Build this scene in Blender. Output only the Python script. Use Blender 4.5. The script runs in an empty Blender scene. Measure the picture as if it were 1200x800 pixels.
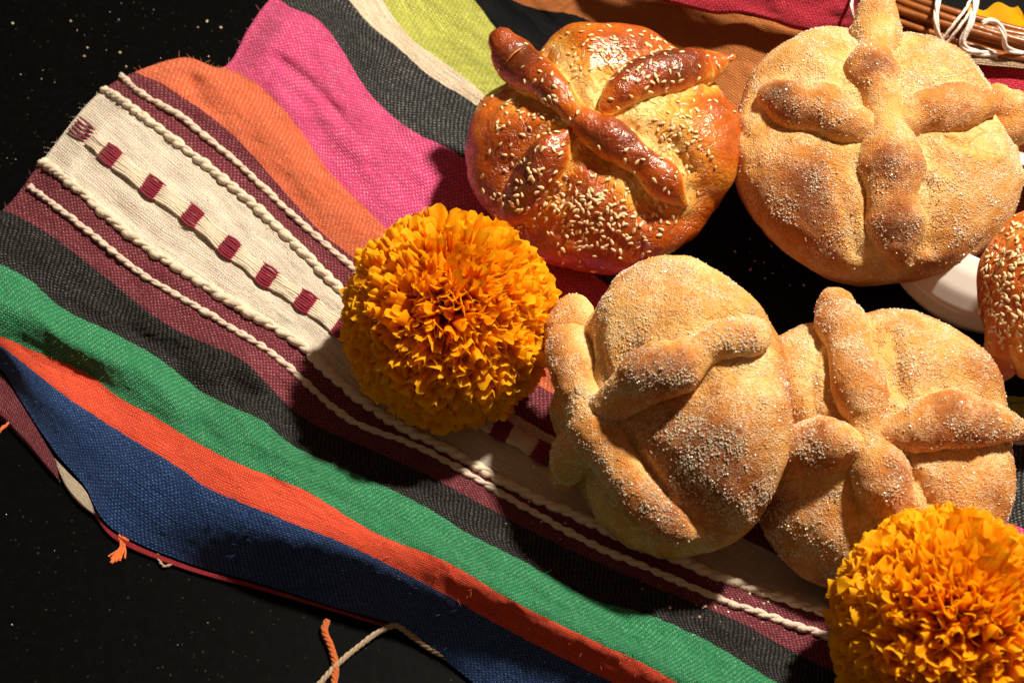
import bpy, bmesh, math, random
import numpy as np
from mathutils import Vector, Matrix, Quaternion
from mathutils.bvhtree import BVHTree

random.seed(7)
RNG = np.random.default_rng(7)
SC = bpy.context.scene
COL = SC.collection
MM = 0.001

# ------------------------------------------------------------------ camera
THETA = math.radians(35)
LENS = 70.0
FPX = 1200 * LENS / 36.0
PXM = 0.00034                       # metres per photo pixel at the focus plane
DIST = PXM * FPX
FWD = np.array([0, math.sin(THETA), -math.cos(THETA)])
RGT = np.array([1.0, 0, 0])
UPV = np.array([0, math.cos(THETA), math.sin(THETA)])
TGT = np.array([0, 0, 0.03])
CAM = TGT - FWD * DIST
cd = bpy.data.cameras.new('camera')
cd.lens = LENS
cd.sensor_width = 36
cd.clip_start = 0.02
cd.clip_end = 50
cd.dof.use_dof = True
cd.dof.focus_distance = DIST - 0.012
cd.dof.aperture_fstop = 16
cam = bpy.data.objects.new('camera', cd)
cam.location = CAM
cam.rotation_euler = (THETA, 0, 0)
COL.objects.link(cam)
SC.camera = cam

# ------------------------------------------------------------------ world, lamp, exposure
W = bpy.data.worlds.new('World')
SC.world = W
W.use_nodes = True
W.node_tree.nodes['Background'].inputs[0].default_value = (1.0, 0.62, 0.38, 1)
W.node_tree.nodes['Background'].inputs[1].default_value = 0.125

LDIR = np.array([0.70, 0.714, 0]) / 1.0
ELEV = math.radians(57)
LVEC = np.array([LDIR[0] * math.cos(ELEV), LDIR[1] * math.cos(ELEV), math.sin(ELEV)])
ld = bpy.data.lights.new('key_lamp', 'AREA')
ld.shape = 'DISK'
ld.size = 0.12
ld.energy = 49
ld.color = (1.0, 0.89, 0.73)
key = bpy.data.objects.new('key_lamp', ld)
key.location = Vector(LVEC * 1.5) + Vector((0.05, 0.0, 0.03))
key.rotation_euler = Vector(LVEC).to_track_quat('Z', 'Y').to_euler()
COL.objects.link(key)

SC.view_settings.view_transform = 'Standard'
SC.view_settings.look = 'None'
SC.view_settings.exposure = 0.0
SC.view_settings.gamma = 1.0
SC.render.engine = 'CYCLES'
SC.cycles.use_denoising = True
SC.cycles.max_bounces = 6

# ------------------------------------------------------------------ maths helpers
def ray(px, py):
    d = FWD * FPX + RGT * (px - 600) + UPV * (399.6 - py)
    return d / np.linalg.norm(d)

def at(px, py, z):
    """the point at height z (metres) that the photo shows at px, py; arrays allowed"""
    px, py, z = np.broadcast_arrays(np.asarray(px, float), np.asarray(py, float), np.asarray(z, float))
    d = FWD * FPX + RGT * (px[..., None] - 600) + UPV * (399.6 - py[..., None])
    k = (z - CAM[2]) / d[..., 2]
    return CAM + d * k[..., None]

def proj(P):
    q = P - CAM
    w = q @ FWD
    return 600 + FPX * (q @ RGT) / w, 399.6 - FPX * (q @ UPV) / w

def unit(v):
    v = np.asarray(v, float)
    return v / (np.linalg.norm(v, axis=-1, keepdims=True) + 1e-20)

def vnoise(P, seed=0):
    P = np.asarray(P, float)
    i = np.floor(P).astype(np.int64)
    f = P - i
    f = f * f * (3 - 2 * f)
    out = np.zeros(len(P))
    for dx in (0, 1):
        for dy in (0, 1):
            for dz in (0, 1):
                h = ((i[:, 0] + dx) * 374761393 + (i[:, 1] + dy) * 668265263 + (i[:, 2] + dz) * 1274126177 + seed * 362437) & 0xFFFFFFFF
                h = ((h ^ (h >> 13)) * 1103515245) & 0xFFFFFFFF
                h = ((h ^ (h >> 16)) * 2246822519) & 0xFFFFFFFF
                h = h ^ (h >> 15)
                w = (f[:, 0] if dx else 1 - f[:, 0]) * (f[:, 1] if dy else 1 - f[:, 1]) * (f[:, 2] if dz else 1 - f[:, 2])
                out += w * ((h & 0xFFFF) / 32767.5 - 1)
    return out

def fbm(P, octv=4, seed=0):
    a, s, o = 1.0, 0.0, np.zeros(len(P))
    for k in range(octv):
        o += a * vnoise(P * (2 ** k) + 17.3 * k, seed + k)
        s += a
        a *= 0.5
    return o / s * 1.5

def sstep(a, b, x):
    t = np.clip((x - a) / (b - a), 0, 1)
    return t * t * (3 - 2 * t)

def catmull(pts, n_per=12):
    P = np.asarray(pts, float)
    T = np.concatenate([[0], np.cumsum(np.sqrt(np.linalg.norm(np.diff(P[:, :2], axis=0), axis=1)) + 1e-9)])
    m = np.gradient(P, T, axis=0)
    out = []
    for k in range(len(P) - 1):
        h = T[k + 1] - T[k]
        t = np.linspace(0, 1, n_per, endpoint=False)[:, None]
        out.append((2*t**3-3*t**2+1)*P[k] + (t**3-2*t**2+t)*h*m[k] + (-2*t**3+3*t**2)*P[k+1] + (t**3-t**2)*h*m[k+1])
    out.append(P[-1:])
    return np.concatenate(out)

def resample(P, step=None, dims=3, n=None):
    L = np.concatenate([[0], np.cumsum(np.linalg.norm(np.diff(P[:, :dims], axis=0), axis=1))])
    if n is None:
        n = max(3, int(L[-1] / step) + 1)
    s = np.linspace(0, L[-1], n)
    return np.stack([np.interp(s, L, P[:, k]) for k in range(P.shape[1])], 1)

# ------------------------------------------------------------------ mesh helpers
ORIGIN = {}

def mesh_data(name, V, F, mats, smooth=True, attrs=None, uv=None, mat_index=None):
    V = np.ascontiguousarray(V, dtype=np.float32)
    if not isinstance(F, list):
        F = [F]
    F = [np.asarray(f, dtype=np.int32) for f in F if len(f)]
    me = bpy.data.meshes.new(name)
    me.vertices.add(len(V))
    me.vertices.foreach_set('co', V.ravel())
    loops = np.concatenate([f.ravel() for f in F])
    tot = np.concatenate([np.full(len(f), f.shape[1], np.int32) for f in F])
    start = np.concatenate([[0], np.cumsum(tot)[:-1]]).astype(np.int32)
    me.loops.add(len(loops))
    me.loops.foreach_set('vertex_index', loops)
    me.polygons.add(len(tot))
    me.polygons.foreach_set('loop_start', start)
    me.polygons.foreach_set('use_smooth', np.full(len(tot), smooth))
    for m in (mats if isinstance(mats, list) else [mats]):
        me.materials.append(m)
    if mat_index is not None:
        me.polygons.foreach_set('material_index', np.asarray(mat_index, np.int32))
    if uv is not None:
        l = me.uv_layers.new(name='UVMap')
        l.data.foreach_set('uv', np.ascontiguousarray(np.asarray(uv, np.float32)[loops]).ravel())
    for k, a in (attrs or {}).items():
        at_ = me.attributes.new(k, 'FLOAT', 'POINT')
        at_.data.foreach_set('value', np.asarray(a, np.float32))
    me.update(calc_edges=True)
    return me

def link(name, data, parent=None, origin=None):
    o = bpy.data.objects.new(name, data)
    COL.objects.link(o)
    if parent is not None:
        o.parent = parent
        ORIGIN[o] = ORIGIN[parent]
    else:
        ORIGIN[o] = np.zeros(3) if origin is None else np.asarray(origin, float)
        o.location = ORIGIN[o]
    return o

def obj(name, V, F, mats, parent=None, origin=None, **kw):
    V = np.asarray(V, float)
    org = ORIGIN[parent] if parent is not None else (np.zeros(3) if origin is None else np.asarray(origin, float))
    return link(name, mesh_data(name, V - org, F, mats, **kw), parent, origin)

def tag(o, label=None, cat=None, group=None, kind=None):
    for k, v in (('label', label), ('category', cat), ('group', group), ('kind', kind)):
        if v:
            o[k] = v
    return o

def thing(name, loc, label, cat, group=None):
    return tag(link(name, None, None, loc), label, cat, group)

def frames(P, ref=(0, 0, 1)):
    T = unit(np.gradient(P, axis=0))
    N = np.zeros_like(P)
    r = np.asarray(ref, float)
    n = r - T[0] * (r @ T[0])
    if np.linalg.norm(n) < 1e-4:
        n = np.array([1.0, 0, 0]) - T[0] * T[0][0]
    n = n / np.linalg.norm(n)
    for i in range(len(P)):
        n = n - T[i] * (n @ T[i])
        n = n / np.linalg.norm(n)
        N[i] = n
    return T, N, np.cross(T, N)

def tube(P, R, sides=10, cap=True, ref=(0, 0, 1), flat=1.0, N=None):
    P = np.asarray(P, float)
    R = np.broadcast_to(np.asarray(R, float), (len(P),)).copy()
    if cap:
        e0 = P[0] - unit(P[1] - P[0]) * R[0] * np.array([[0.98], [0.85], [0.5]])
        e1 = P[-1] + unit(P[-1] - P[-2]) * R[-1] * np.array([[0.5], [0.85], [0.98]])
        P = np.concatenate([e0, P, e1])
        R = np.concatenate([R[0] * np.array([0.15, 0.53, 0.87]), R, R[-1] * np.array([0.87, 0.53, 0.15])])
    T, Nn, B = frames(P, ref)
    a = np.linspace(0, 2 * np.pi, sides, endpoint=False)
    V = P[:, None] + R[:, None, None] * (np.cos(a)[None, :, None] * B[:, None] + np.sin(a)[None, :, None] * Nn[:, None] * flat)
    n = len(P)
    i, j = np.meshgrid(np.arange(n - 1), np.arange(sides), indexing='ij')
    q = np.stack([i * sides + j, i * sides + (j + 1) % sides, (i + 1) * sides + (j + 1) % sides, (i + 1) * sides + j], -1).reshape(-1, 4)
    V = V.reshape(-1, 3)
    if cap:
        c = np.stack([P[0], P[-1]])
        k = len(V)
        V = np.concatenate([V, c])
        j = np.arange(sides)
        t0 = np.stack([np.full(sides, k), (j + 1) % sides, j], -1)
        t1 = np.stack([np.full(sides, k + 1), (n - 1) * sides + j, (n - 1) * sides + (j + 1) % sides], -1)
        return V, [q[:, ::-1], np.concatenate([t0, t1])[:, ::-1]]
    return V, [q[:, ::-1]]

def join(parts):
    Vs, Q, Tt, off = [], [], [], 0
    for V, F in parts:
        Vs.append(V)
        for f in (F if isinstance(F, list) else [F]):
            f = np.asarray(f)
            (Q if f.shape[1] == 4 else Tt).append(f + off)
        off += len(V)
    out = []
    if Q:
        out.append(np.concatenate(Q))
    if Tt:
        out.append(np.concatenate(Tt))
    return np.concatenate(Vs), out

def grid_faces(n, m):
    i, j = np.meshgrid(np.arange(n - 1), np.arange(m - 1), indexing='ij')
    return np.stack([i * m + j, i * m + j + 1, (i + 1) * m + j + 1, (i + 1) * m + j], -1).reshape(-1, 4)

def lathe(prof, centre, sides=64):
    prof = np.asarray(prof, float)
    a = np.linspace(0, 2 * np.pi, sides, endpoint=False)
    V = np.stack([prof[:, None, 0] * np.cos(a), prof[:, None, 0] * np.sin(a), np.repeat(prof[:, 1:2], sides, 1)], -1) + np.asarray(centre)
    n = len(prof)
    i, j = np.meshgrid(np.arange(n - 1), np.arange(sides), indexing='ij')
    q = np.stack([i * sides + j, i * sides + (j + 1) % sides, (i + 1) * sides + (j + 1) % sides, (i + 1) * sides + j], -1).reshape(-1, 4)
    return V.reshape(-1, 3), [q]

# ------------------------------------------------------------------ materials
class NT:
    def __init__(self, name):
        self.m = bpy.data.materials.new(name)
        self.m.use_nodes = True
        self.t = self.m.node_tree
        self.n = self.t.nodes
        self.p = self.n['Principled BSDF']
        self.out = self.n['Material Output']
    def add(self, typ, **kw):
        nd = self.n.new(typ)
        for k, v in kw.items():
            setattr(nd, k, v)
        return nd
    def l(self, a, b):
        self.t.links.new(a, b)
    def val(self, sock, v):
        if hasattr(v, 'links') or isinstance(v, bpy.types.NodeSocket):
            self.l(v, sock)
        else:
            sock.default_value = v
    def math(self, op, a, b=None, c=None, clamp=False):
        nd = self.add('ShaderNodeMath', operation=op)
        nd.use_clamp = clamp
        self.val(nd.inputs[0], a)
        if b is not None:
            self.val(nd.inputs[1], b)
        if c is not None:
            self.val(nd.inputs[2], c)
        return nd.outputs[0]
    def mix(self, f, a, b, blend='MIX'):
        nd = self.add('ShaderNodeMix', data_type='RGBA', blend_type=blend)
        self.val(nd.inputs[0], f)
        for s, v in ((nd.inputs[6], a), (nd.inputs[7], b)):
            self.val(s, v if isinstance(v, bpy.types.NodeSocket) else (*v, 1))
        return nd.outputs[2]
    def noise(self, scale, vec=None, detail=3, rough=0.55, dist=0.0):
        nd = self.add('ShaderNodeTexNoise')
        nd.inputs['Scale'].default_value = scale
        nd.inputs['Detail'].default_value = detail
        nd.inputs['Roughness'].default_value = rough
        nd.inputs['Distortion'].default_value = dist
        if vec is not None:
            self.l(vec, nd.inputs['Vector'])
        return nd
    def ramp(self, fac, stops, interp='LINEAR'):
        nd = self.add('ShaderNodeValToRGB')
        nd.color_ramp.interpolation = interp
        e = nd.color_ramp.elements
        while len(e) < len(stops):
            e.new(0.5)
        for k, (p, c) in enumerate(stops):
            e[k].position = p
            e[k].color = (*c, 1) if not isinstance(c, (int, float)) else (c, c, c, 1)
        self.val(nd.inputs[0], fac)
        return nd.outputs[0]
    def maprange(self, v, a, b, c=0.0, d=1.0):
        nd = self.add('ShaderNodeMapRange')
        nd.inputs[1].default_value = a
        nd.inputs[2].default_value = b
        nd.inputs[3].default_value = c
        nd.inputs[4].default_value = d
        self.val(nd.inputs[0], v)
        return nd.outputs[0]
    def bump(self, h, strength, dist, normal=None):
        nd = self.add('ShaderNodeBump')
        nd.inputs['Strength'].default_value = strength
        nd.inputs['Distance'].default_value = dist
        self.l(h, nd.inputs['Height'])
        if normal is not None:
            self.l(normal, nd.inputs['Normal'])
        return nd.outputs[0]
    def obj_vec(self):
        return self.add('ShaderNodeTexCoord').outputs['Object']
    def attr(self, name):
        return self.add('ShaderNodeAttribute', attribute_name=name).outputs['Fac']
    def set(self, **kw):
        for k, v in kw.items():
            s = self.p.inputs[k.replace('_', ' ')]
            if isinstance(v, tuple) and len(v) == 3:
                v = (*v, 1)
            self.val(s, v)

def plain(name, col, rough=0.6, spec=0.4, nscale=250, namp=0.25, bump=0.0, **kw):
    t = NT(name)
    v = t.obj_vec()
    nz = t.noise(nscale, v, 4)
    dark = tuple(c * (1 - namp) for c in col)
    light = tuple(min(1, c * (1 + namp)) for c in col)
    t.set(Base_Color=t.mix(nz.outputs['Fac'], dark, light), Roughness=rough)
    t.p.inputs['Specular IOR Level'].default_value = spec
    if bump:
        t.set(Normal=t.bump(nz.outputs['Fac'], 0.7, bump))
    t.set(**kw)
    return t.m

def weave_mat(name, col, thread, amount=0.5, long_float=0.0, sheen=0.25, bump=0.00045, rough=0.75, spec=0.2, streak=1.0):
    """plain weave on UVs counted in threads: col is the yarn, thread the paler tone of painted gloss highlights and stray pale wefts"""
    t = NT(name)
    uvn = t.add('ShaderNodeUVMap')
    wob = t.noise(0.55, uvn.outputs[0], 3)
    vm = t.add('ShaderNodeVectorMath', operation='MULTIPLY_ADD')
    t.l(wob.outputs['Color'], vm.inputs[0])
    vm.inputs[1].default_value = (1.3, 1.3, 0)
    t.l(uvn.outputs[0], vm.inputs[2])
    sep = t.add('ShaderNodeSeparateXYZ')
    t.l(vm.outputs[0], sep.inputs[0])
    sx = t.math('SINE', t.math('MULTIPLY', sep.outputs[0], math.pi))
    sy = t.math('SINE', t.math('MULTIPLY', sep.outputs[1], math.pi * 1.15))
    prod = t.math('MULTIPLY', sx, sy)
    # painted gloss highlights in the colour, random strength thread by thread
    cell = t.add('ShaderNodeTexWhiteNoise', noise_dimensions='2D')
    fl = t.add('ShaderNodeVectorMath', operation='FLOOR')
    t.l(vm.outputs[0], fl.inputs[0])
    t.l(fl.outputs[0], cell.inputs['Vector'])
    lm = t.math('MULTIPLY', t.maprange(prod, 0.12, 0.62), t.maprange(cell.outputs['Value'], 0.0, 1.0, 0.35, 1.0))
    big = t.noise(0.08, uvn.outputs[0], 4, 0.6)
    lm = t.math('MULTIPLY', lm, t.maprange(big.outputs['Fac'], 0.3, 0.7, 0.65, 1.25), clamp=True)
    fac = t.math('MULTIPLY', lm, amount, clamp=True)
    # long streaks that follow the yarn
    mp = t.add('ShaderNodeMapping')
    mp.inputs['Scale'].default_value = (0.07, 1.6, 1)
    t.l(uvn.outputs[0], mp.inputs[0])
    st = t.noise(1.0, mp.outputs[0], 4, 0.6)
    c = t.mix(t.maprange(st.outputs['Fac'], 0.25, 0.75), tuple(x * (1 - 0.42 * streak) for x in col), tuple(min(1, x * (1 + 0.32 * streak) + 0.012) for x in col))
    mp2 = t.add('ShaderNodeMapping')
    mp2.inputs['Scale'].default_value = (0.9, 0.035, 1)
    t.l(uvn.outputs[0], mp2.inputs[0])
    wf = t.noise(1.0, mp2.outputs[0], 3, 0.7)
    c = t.mix(t.maprange(wf.outputs['Fac'], 0.58, 0.8, 0.0, 0.4), c, tuple(x * 0.45 for x in col))
    c = t.mix(t.maprange(wf.outputs['Fac'], 0.4, 0.22, 0.0, 0.28), c, thread)
    c = t.mix(fac, c, thread)
    h = t.math('ADD', t.math('MULTIPLY', t.math('ABSOLUTE', prod), 1 - 0.6 * long_float), t.math('MULTIPLY', st.outputs['Fac'], (0.35 + 1.3 * long_float) * streak))
    fz = t.noise(2.5, uvn.outputs[0], 2)
    h = t.math('ADD', h, t.math('MULTIPLY', fz.outputs['Fac'], 0.5))
    t.set(Base_Color=c, Roughness=rough, Normal=t.bump(h, 0.9, bump))
    t.p.inputs['Specular IOR Level'].default_value = spec
    t.p.inputs['Sheen Weight'].default_value = sheen
    t.p.inputs['Sheen Roughness'].default_value = 0.4
    t.set(Sheen_Tint=tuple(min(1, x * 0.6 + 0.3) for x in thread))
    return t.m

def yarn_mat(name, col):
    t = NT(name)
    v = t.obj_vec()
    a = t.noise(900, v, 3)
    b = t.noise(120, v, 3)
    c = t.mix(b.outputs['Fac'], tuple(x * 0.75 for x in col), tuple(min(1, x * 1.15) for x in col))
    t.set(Base_Color=c, Roughness=0.85, Normal=t.bump(a.outputs['Fac'], 0.8, 0.0006))
    t.p.inputs['Sheen Weight'].default_value = 0.3
    t.p.inputs['Specular IOR Level'].default_value = 0.2
    return t.m

def crust_mat(name, stops, glaze=False):
    t = NT(name)
    v = t.obj_vec()
    n1 = t.noise(55, v, 5, 0.6)
    n2 = t.noise(420, v, 4, 0.6)
    n3 = t.noise(1500, v, 3, 0.6)
    b = t.attr('bake')
    f = t.math('ADD', b, t.math('MULTIPLY', t.math('SUBTRACT', n1.outputs['Fac'], 0.5), 0.45))
    f = t.math('ADD', f, t.math('MULTIPLY', t.math('SUBTRACT', n2.outputs['Fac'], 0.5), 0.30), clamp=True)
    c = t.ramp(f, stops)
    if not glaze:
        vo = t.add('ShaderNodeTexVoronoi')
        vo.inputs['Scale'].default_value = 2100
        t.l(v, vo.inputs['Vector'])
        sc_ = t.add('ShaderNodeSeparateColor')
        t.l(vo.outputs['Color'], sc_.inputs[0])
        nm = t.noise(95, v, 4, 0.65)
        dust = t.math('MULTIPLY', t.math('GREATER_THAN', sc_.outputs[0], 0.45), t.maprange(nm.outputs['Fac'], 0.42, 0.62, 0.05, 0.75))
        dust = t.math('MULTIPLY', dust, t.math('MULTIPLY', t.attr('dust'), t.maprange(f, 0.35, 0.85, 1.0, 0.4)))
        c = t.mix(dust, c, (0.90, 0.68, 0.43))
        n3 = vo
    h = t.math('ADD', t.math('MULTIPLY', n1.outputs['Fac'], 1.0), t.math('MULTIPLY', n2.outputs['Fac'], 0.35))
    rd = t.noise(150, v, 4, 0.6, 0.6)
    crack = t.maprange(t.math('ABSOLUTE', t.math('SUBTRACT', rd.outputs['Fac'], 0.5)), 0.0, 0.045, 1.0, 0.0)
    h = t.math('SUBTRACT', h, t.math('MULTIPLY', crack, t.math('MULTIPLY', t.attr('crease'), 0.45)))
    if glaze:
        g = t.maprange(f, 0.22, 0.45)
        t.set(Coat_Weight=g, Coat_Roughness=t.maprange(n2.outputs['Fac'], 0.3, 0.7, 0.07, 0.26), Roughness=t.maprange(g, 0, 1, 0.6, 0.38))
        h = t.math('ADD', h, t.math('MULTIPLY', n3.outputs['Fac'], 0.04))
        t.set(Normal=t.bump(h, 0.8, 0.0020), Coat_Normal=t.bump(h, 0.7, 0.0017))
    else:
        h = t.math('ADD', h, t.math('MULTIPLY', n3.outputs['Distance'], 0.30))
        t.set(Roughness=0.75, Normal=t.bump(h, 0.8, 0.0018))
    t.p.inputs['Specular IOR Level'].default_value = 0.35
    t.p.inputs['Subsurface Weight'].default_value = 0.12
    t.p.inputs['Subsurface Radius'].default_value = (0.004, 0.0018, 0.0008)
    t.p.inputs['Subsurface Scale'].default_value = 1.0
    t.set(Base_Color=c)
    return t.m

M = {}
M['sugar_crust'] = crust_mat('sugared bread crust', [(0.0, (0.86, 0.60, 0.26)), (0.28, (0.79, 0.42, 0.11)), (0.5, (0.62, 0.235, 0.038)), (0.75, (0.33, 0.088, 0.013)), (1.0, (0.13, 0.035, 0.008))])
M['glaze_crust'] = crust_mat('glazed bread crust', [(0.0, (0.82, 0.55, 0.20)), (0.25, (0.76, 0.32, 0.035)), (0.5, (0.56, 0.115, 0.004)), (0.8, (0.28, 0.04, 0.003)), (1.0, (0.13, 0.026, 0.004))], True)
def sugar_mat():
    t = NT('sugar grains')
    v = t.obj_vec()
    n = t.noise(300, v, 2)
    t.set(Base_Color=t.mix(n.outputs['Fac'], (0.80, 0.58, 0.33), (0.92, 0.78, 0.56)), Roughness=0.3)
    t.p.inputs['Specular IOR Level'].default_value = 0.6
    t.p.inputs['Subsurface Weight'].default_value = 0.5
    t.p.inputs['Subsurface Radius'].default_value = (0.002, 0.0015, 0.001)
    t.p.inputs['Subsurface Scale'].default_value = 1.0
    return t.m
M['sugar'] = sugar_mat()
M['sesame'] = plain('sesame seed', (0.84, 0.62, 0.34), 0.45, 0.4, 400, 0.28)
def petal_mat():
    t = NT('marigold petal')
    g = t.attr('tip')
    n = t.noise(60, t.obj_vec(), 3)
    f = t.math('ADD', g, t.math('MULTIPLY', t.math('SUBTRACT', n.outputs['Fac'], 0.5), 0.35), clamp=True)
    c = t.ramp(f, [(0.0, (0.76, 0.085, 0.0)), (0.4, (0.97, 0.19, 0.0005)), (0.7, (1.0, 0.38, 0.001)), (1.0, (1.0, 0.55, 0.008))])
    t.set(Base_Color=c, Roughness=0.6)
    t.p.inputs['Specular IOR Level'].default_value = 0.12
    tr = t.add('ShaderNodeBsdfTranslucent')
    t.l(c, tr.inputs[0])
    mx = t.add('ShaderNodeMixShader')
    mx.inputs[0].default_value = 0.47
    t.l(t.p.outputs[0], mx.inputs[1])
    t.l(tr.outputs[0], mx.inputs[2])
    t.l(mx.outputs[0], t.out.inputs[0])
    return t.m
M['petal'] = petal_mat()
M['flower_core'] = plain('marigold heart', (0.45, 0.07, 0.0), 0.8)
M['calyx'] = plain('green calyx', (0.06, 0.11, 0.02), 0.7)
M['cream_yarn'] = yarn_mat('cream yarn', (0.74, 0.62, 0.47))
M['pinkish_yarn'] = yarn_mat('cord yarn', (0.70, 0.55, 0.44))
M['white_yarn'] = yarn_mat('white fringe yarn', (0.78, 0.72, 0.66))
M['burgundy_yarn'] = yarn_mat('burgundy yarn', (0.26, 0.012, 0.035))
M['orange_yarn'] = yarn_mat('orange yarn', (0.80, 0.16, 0.03))
M['beige_yarn'] = yarn_mat('beige yarn', (0.42, 0.31, 0.20))
M['red_yarn'] = yarn_mat('red yarn', (0.55, 0.03, 0.05))
M['reed'] = plain('brown wicker reed', (0.26, 0.078, 0.013), 0.28, 0.5, 120, 0.6, 0.0006)
M['china'] = plain('white glazed china', (0.80, 0.76, 0.70), 0.12, 0.5, 20, 0.02)

def table_mat():
    t = NT('black speckled table')
    v = t.obj_vec()
    vo = t.add('ShaderNodeTexVoronoi')
    vo.inputs['Scale'].default_value = 620
    t.l(v, vo.inputs['Vector'])
    n = t.noise(260, v, 3)
    seed = t.add('ShaderNodeSeparateColor')
    t.l(vo.outputs['Color'], seed.inputs[0])
    dot = t.math('MULTIPLY', t.maprange(vo.outputs['Distance'], 0.34, 0.16), t.math('GREATER_THAN', seed.outputs[0], 0.93))
    dot = t.math('MULTIPLY', dot, t.maprange(seed.outputs[1], 0, 1, 0.08, 0.7))
    c = t.mix(t.maprange(n.outputs['Fac'], 0.45, 0.75), (0.0003, 0.0003, 0.0003), (0.0014, 0.0012, 0.001))
    t.set(Base_Color=t.mix(dot, c, (0.045, 0.04, 0.034)), Roughness=0.5, Normal=t.bump(n.outputs['Fac'], 0.3, 0.0002))
    t.p.inputs['Specular IOR Level'].default_value = 0.06
    return t.m
M['table'] = table_mat()

# ------------------------------------------------------------------ table
g = 1.2
tt = obj('tabletop', np.array([[-g, -g, 0], [g, -g, 0], [g, g, 0], [-g, g, 0]]), np.array([[0, 1, 2, 3]]), M['table'], smooth=False)
tag(tt, 'black speckled stone tabletop under the striped cloth', kind='structure')

# ------------------------------------------------------------------ striped serape
EDGES = [   # boundary between two stripes, from the cloth's left edge: px, py, height mm
 [(600,-110,33),(680,-50,33),(740,-22,32),(790,3,32),(859,15,31),(920,29,30),(1000,60,30),(1300,200,26)],
 [(540,-50,12),(602,1,17),(637,12,18),(679,19,18),(760,70,16),(900,190,10),(1010,290,10),(1300,360,10)],
 [(515,-45,12),(556,0,14),(575,25,14),(600,60,13),(690,175,12),(790,310,10),(900,400,10),(1050,450,10),(1300,470,10)],
 [(420,-40,11),(450,3,13),(481,45,14),(516,70,14),(560,104,13),(645,200,12),(770,340,10),(900,428,10),(1050,475,10),(1300,500,10)],
 [(388,-32,11),(411,3,14),(436,31,15),(467,56,15),(502,88,14),(555,121,13),(640,200,12),(760,310,12),(900,440,12),(1050,500,12),(1300,530,12)],
 [(322,-5,8),(340,8,11),(372,22,13),(405,65,13),(428,103,13),(475,148,13),(540,182,13),(600,235,12),(720,340,12),(950,490,12),(1100,575,12),(1300,660,12)],
 [(292,32,10),(312,48,13),(352,72,13),(385,112,14),(420,155,15),(460,200,15),(500,240,14),(560,285,13),(710,385,13),(950,525,13),(1300,730,13)],
 [(262,78,8),(285,88,10),(310,105,11),(350,150,12),(385,200,13),(430,245,14),(460,275,14),(560,350,14),(700,430,14),(950,570,14),(1300,760,14)],
 [(213,67,11),(245,90,15),(298,140,16),(350,205,17),(400,258,17),(438,290,16),(530,362,16),(700,460,15),(950,595,15),(1300,780,15)],
 [(158,84,10),(185,95,14),(212,112,15),(270,155,15),(330,220,15),(380,275,15),(415,302,15),(500,370,15),(700,490,15),(950,620,15),(1300,800,15)],
 [(122,104,10),(180,145,15),(250,200,15),(320,260,16),(370,310,16),(405,345,16),(500,420,16),(700,540,16),(950,670,16),(1300,850,16)],
 [(48,190,10),(91,221,15),(132,258,16),(176,292,16),(220,320,16),(258,346,16),(308,375,16),(352,403,16),(395,445,16),(456,490,16),(522,525,17),(600,569,18),(700,615,19),(815,664,20),(900,695,20),(977,720,20),(1300,830,20)],
 [(3,245,8),(27,256,10),(63,278,13),(110,314,14),(137,335,14),(179,369,15),(220,393,16),(247,404,17),(285,422,18),(352,487,18),(420,520,18),(495,553,19),(577,597,20),(660,640,21),(775,690,22),(860,725,22),(985,790,22),(1300,900,22)],
 [(-60,275,11),(0,309,12),(33,326,13),(71,359,13),(137,392,13),(187,420,13),(236,458,16),(275,478,21),(308,492,22),(341,520,22),(412,552,22),(495,591,23),(550,625,24),(600,650,24),(700,703,25),(753,717,25),(793,733,25),(833,752,25),(873,776,25),(913,800,25),(1300,960,25)],
 [(-70,328,16),(0,352,19),(40,370,21),(85,400,21),(140,425,21),(185,450,22),(228,482,22),(275,508,24),(330,532,25),(385,563,26),(465,605,27),(530,638,27),(600,675,28),(700,728,28),(770,757,28),(813,775,28),(900,825,28),(1300,990,28)],
 [(-70,366,14),(0,393,14),(38,410,13),(105,438,13),(140,466,15),(175,484,18),(220,512,21),(275,541,26),(357,574,28),(440,624,29),(522,657,30),(600,703,30),(700,752,30),(753,776,30),(793,799,30),(900,850,30),(1300,1020,30)],
 [(-70,376,12),(0,405,12),(35,431,12),(70,459,13),(140,505,16),(220,554,21),(236,567,22),(330,607,27),(412,640,27),(511,690,22),(600,740,20),(700,790,20),(900,890,20),(1300,1080,20)],
 [(-75,392,3),(0,431,3),(21,463,3),(45,501,3),(70,536,3),(101,571,3),(112,596,2.5),(133,620,2),(220,659,1.5),(308,684,1.5),(396,712,1.5),(467,734,1.5),(528,778,1.5),(570,810,1.5),(700,870,1.5),(1300,1200,1.5)],
]
STRIPES = [  # between edge k and k+1; None continues the stripe before
 ('tan', 'shaded rust orange stripe at the back of the cloth'),
 ('navy', 'black stripe beside the lime stripe'),
 ('lime', 'lime green stripe'),
 ('ivory', 'narrow ivory stripe beside the lime stripe'),
 ('charcoal', 'charcoal stripe beside the pink stripe'),
 ('pink', 'wide hot pink stripe'), None,
 ('orange', 'orange stripe beside the pink stripe'), None,
 ('burgundy', 'burgundy stripe above the cream band'),
 ('cream', 'cream band with embroidered burgundy blocks'),
 ('burgundy', 'burgundy stripe below the cream band'),
 ('black', 'black stripe beside the green stripe'),
 ('green', 'green stripe'), None,
 ('vermilion', 'red orange stripe along the fold'),
 ('blue', 'dark blue stripe at the front edge'),
]
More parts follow.
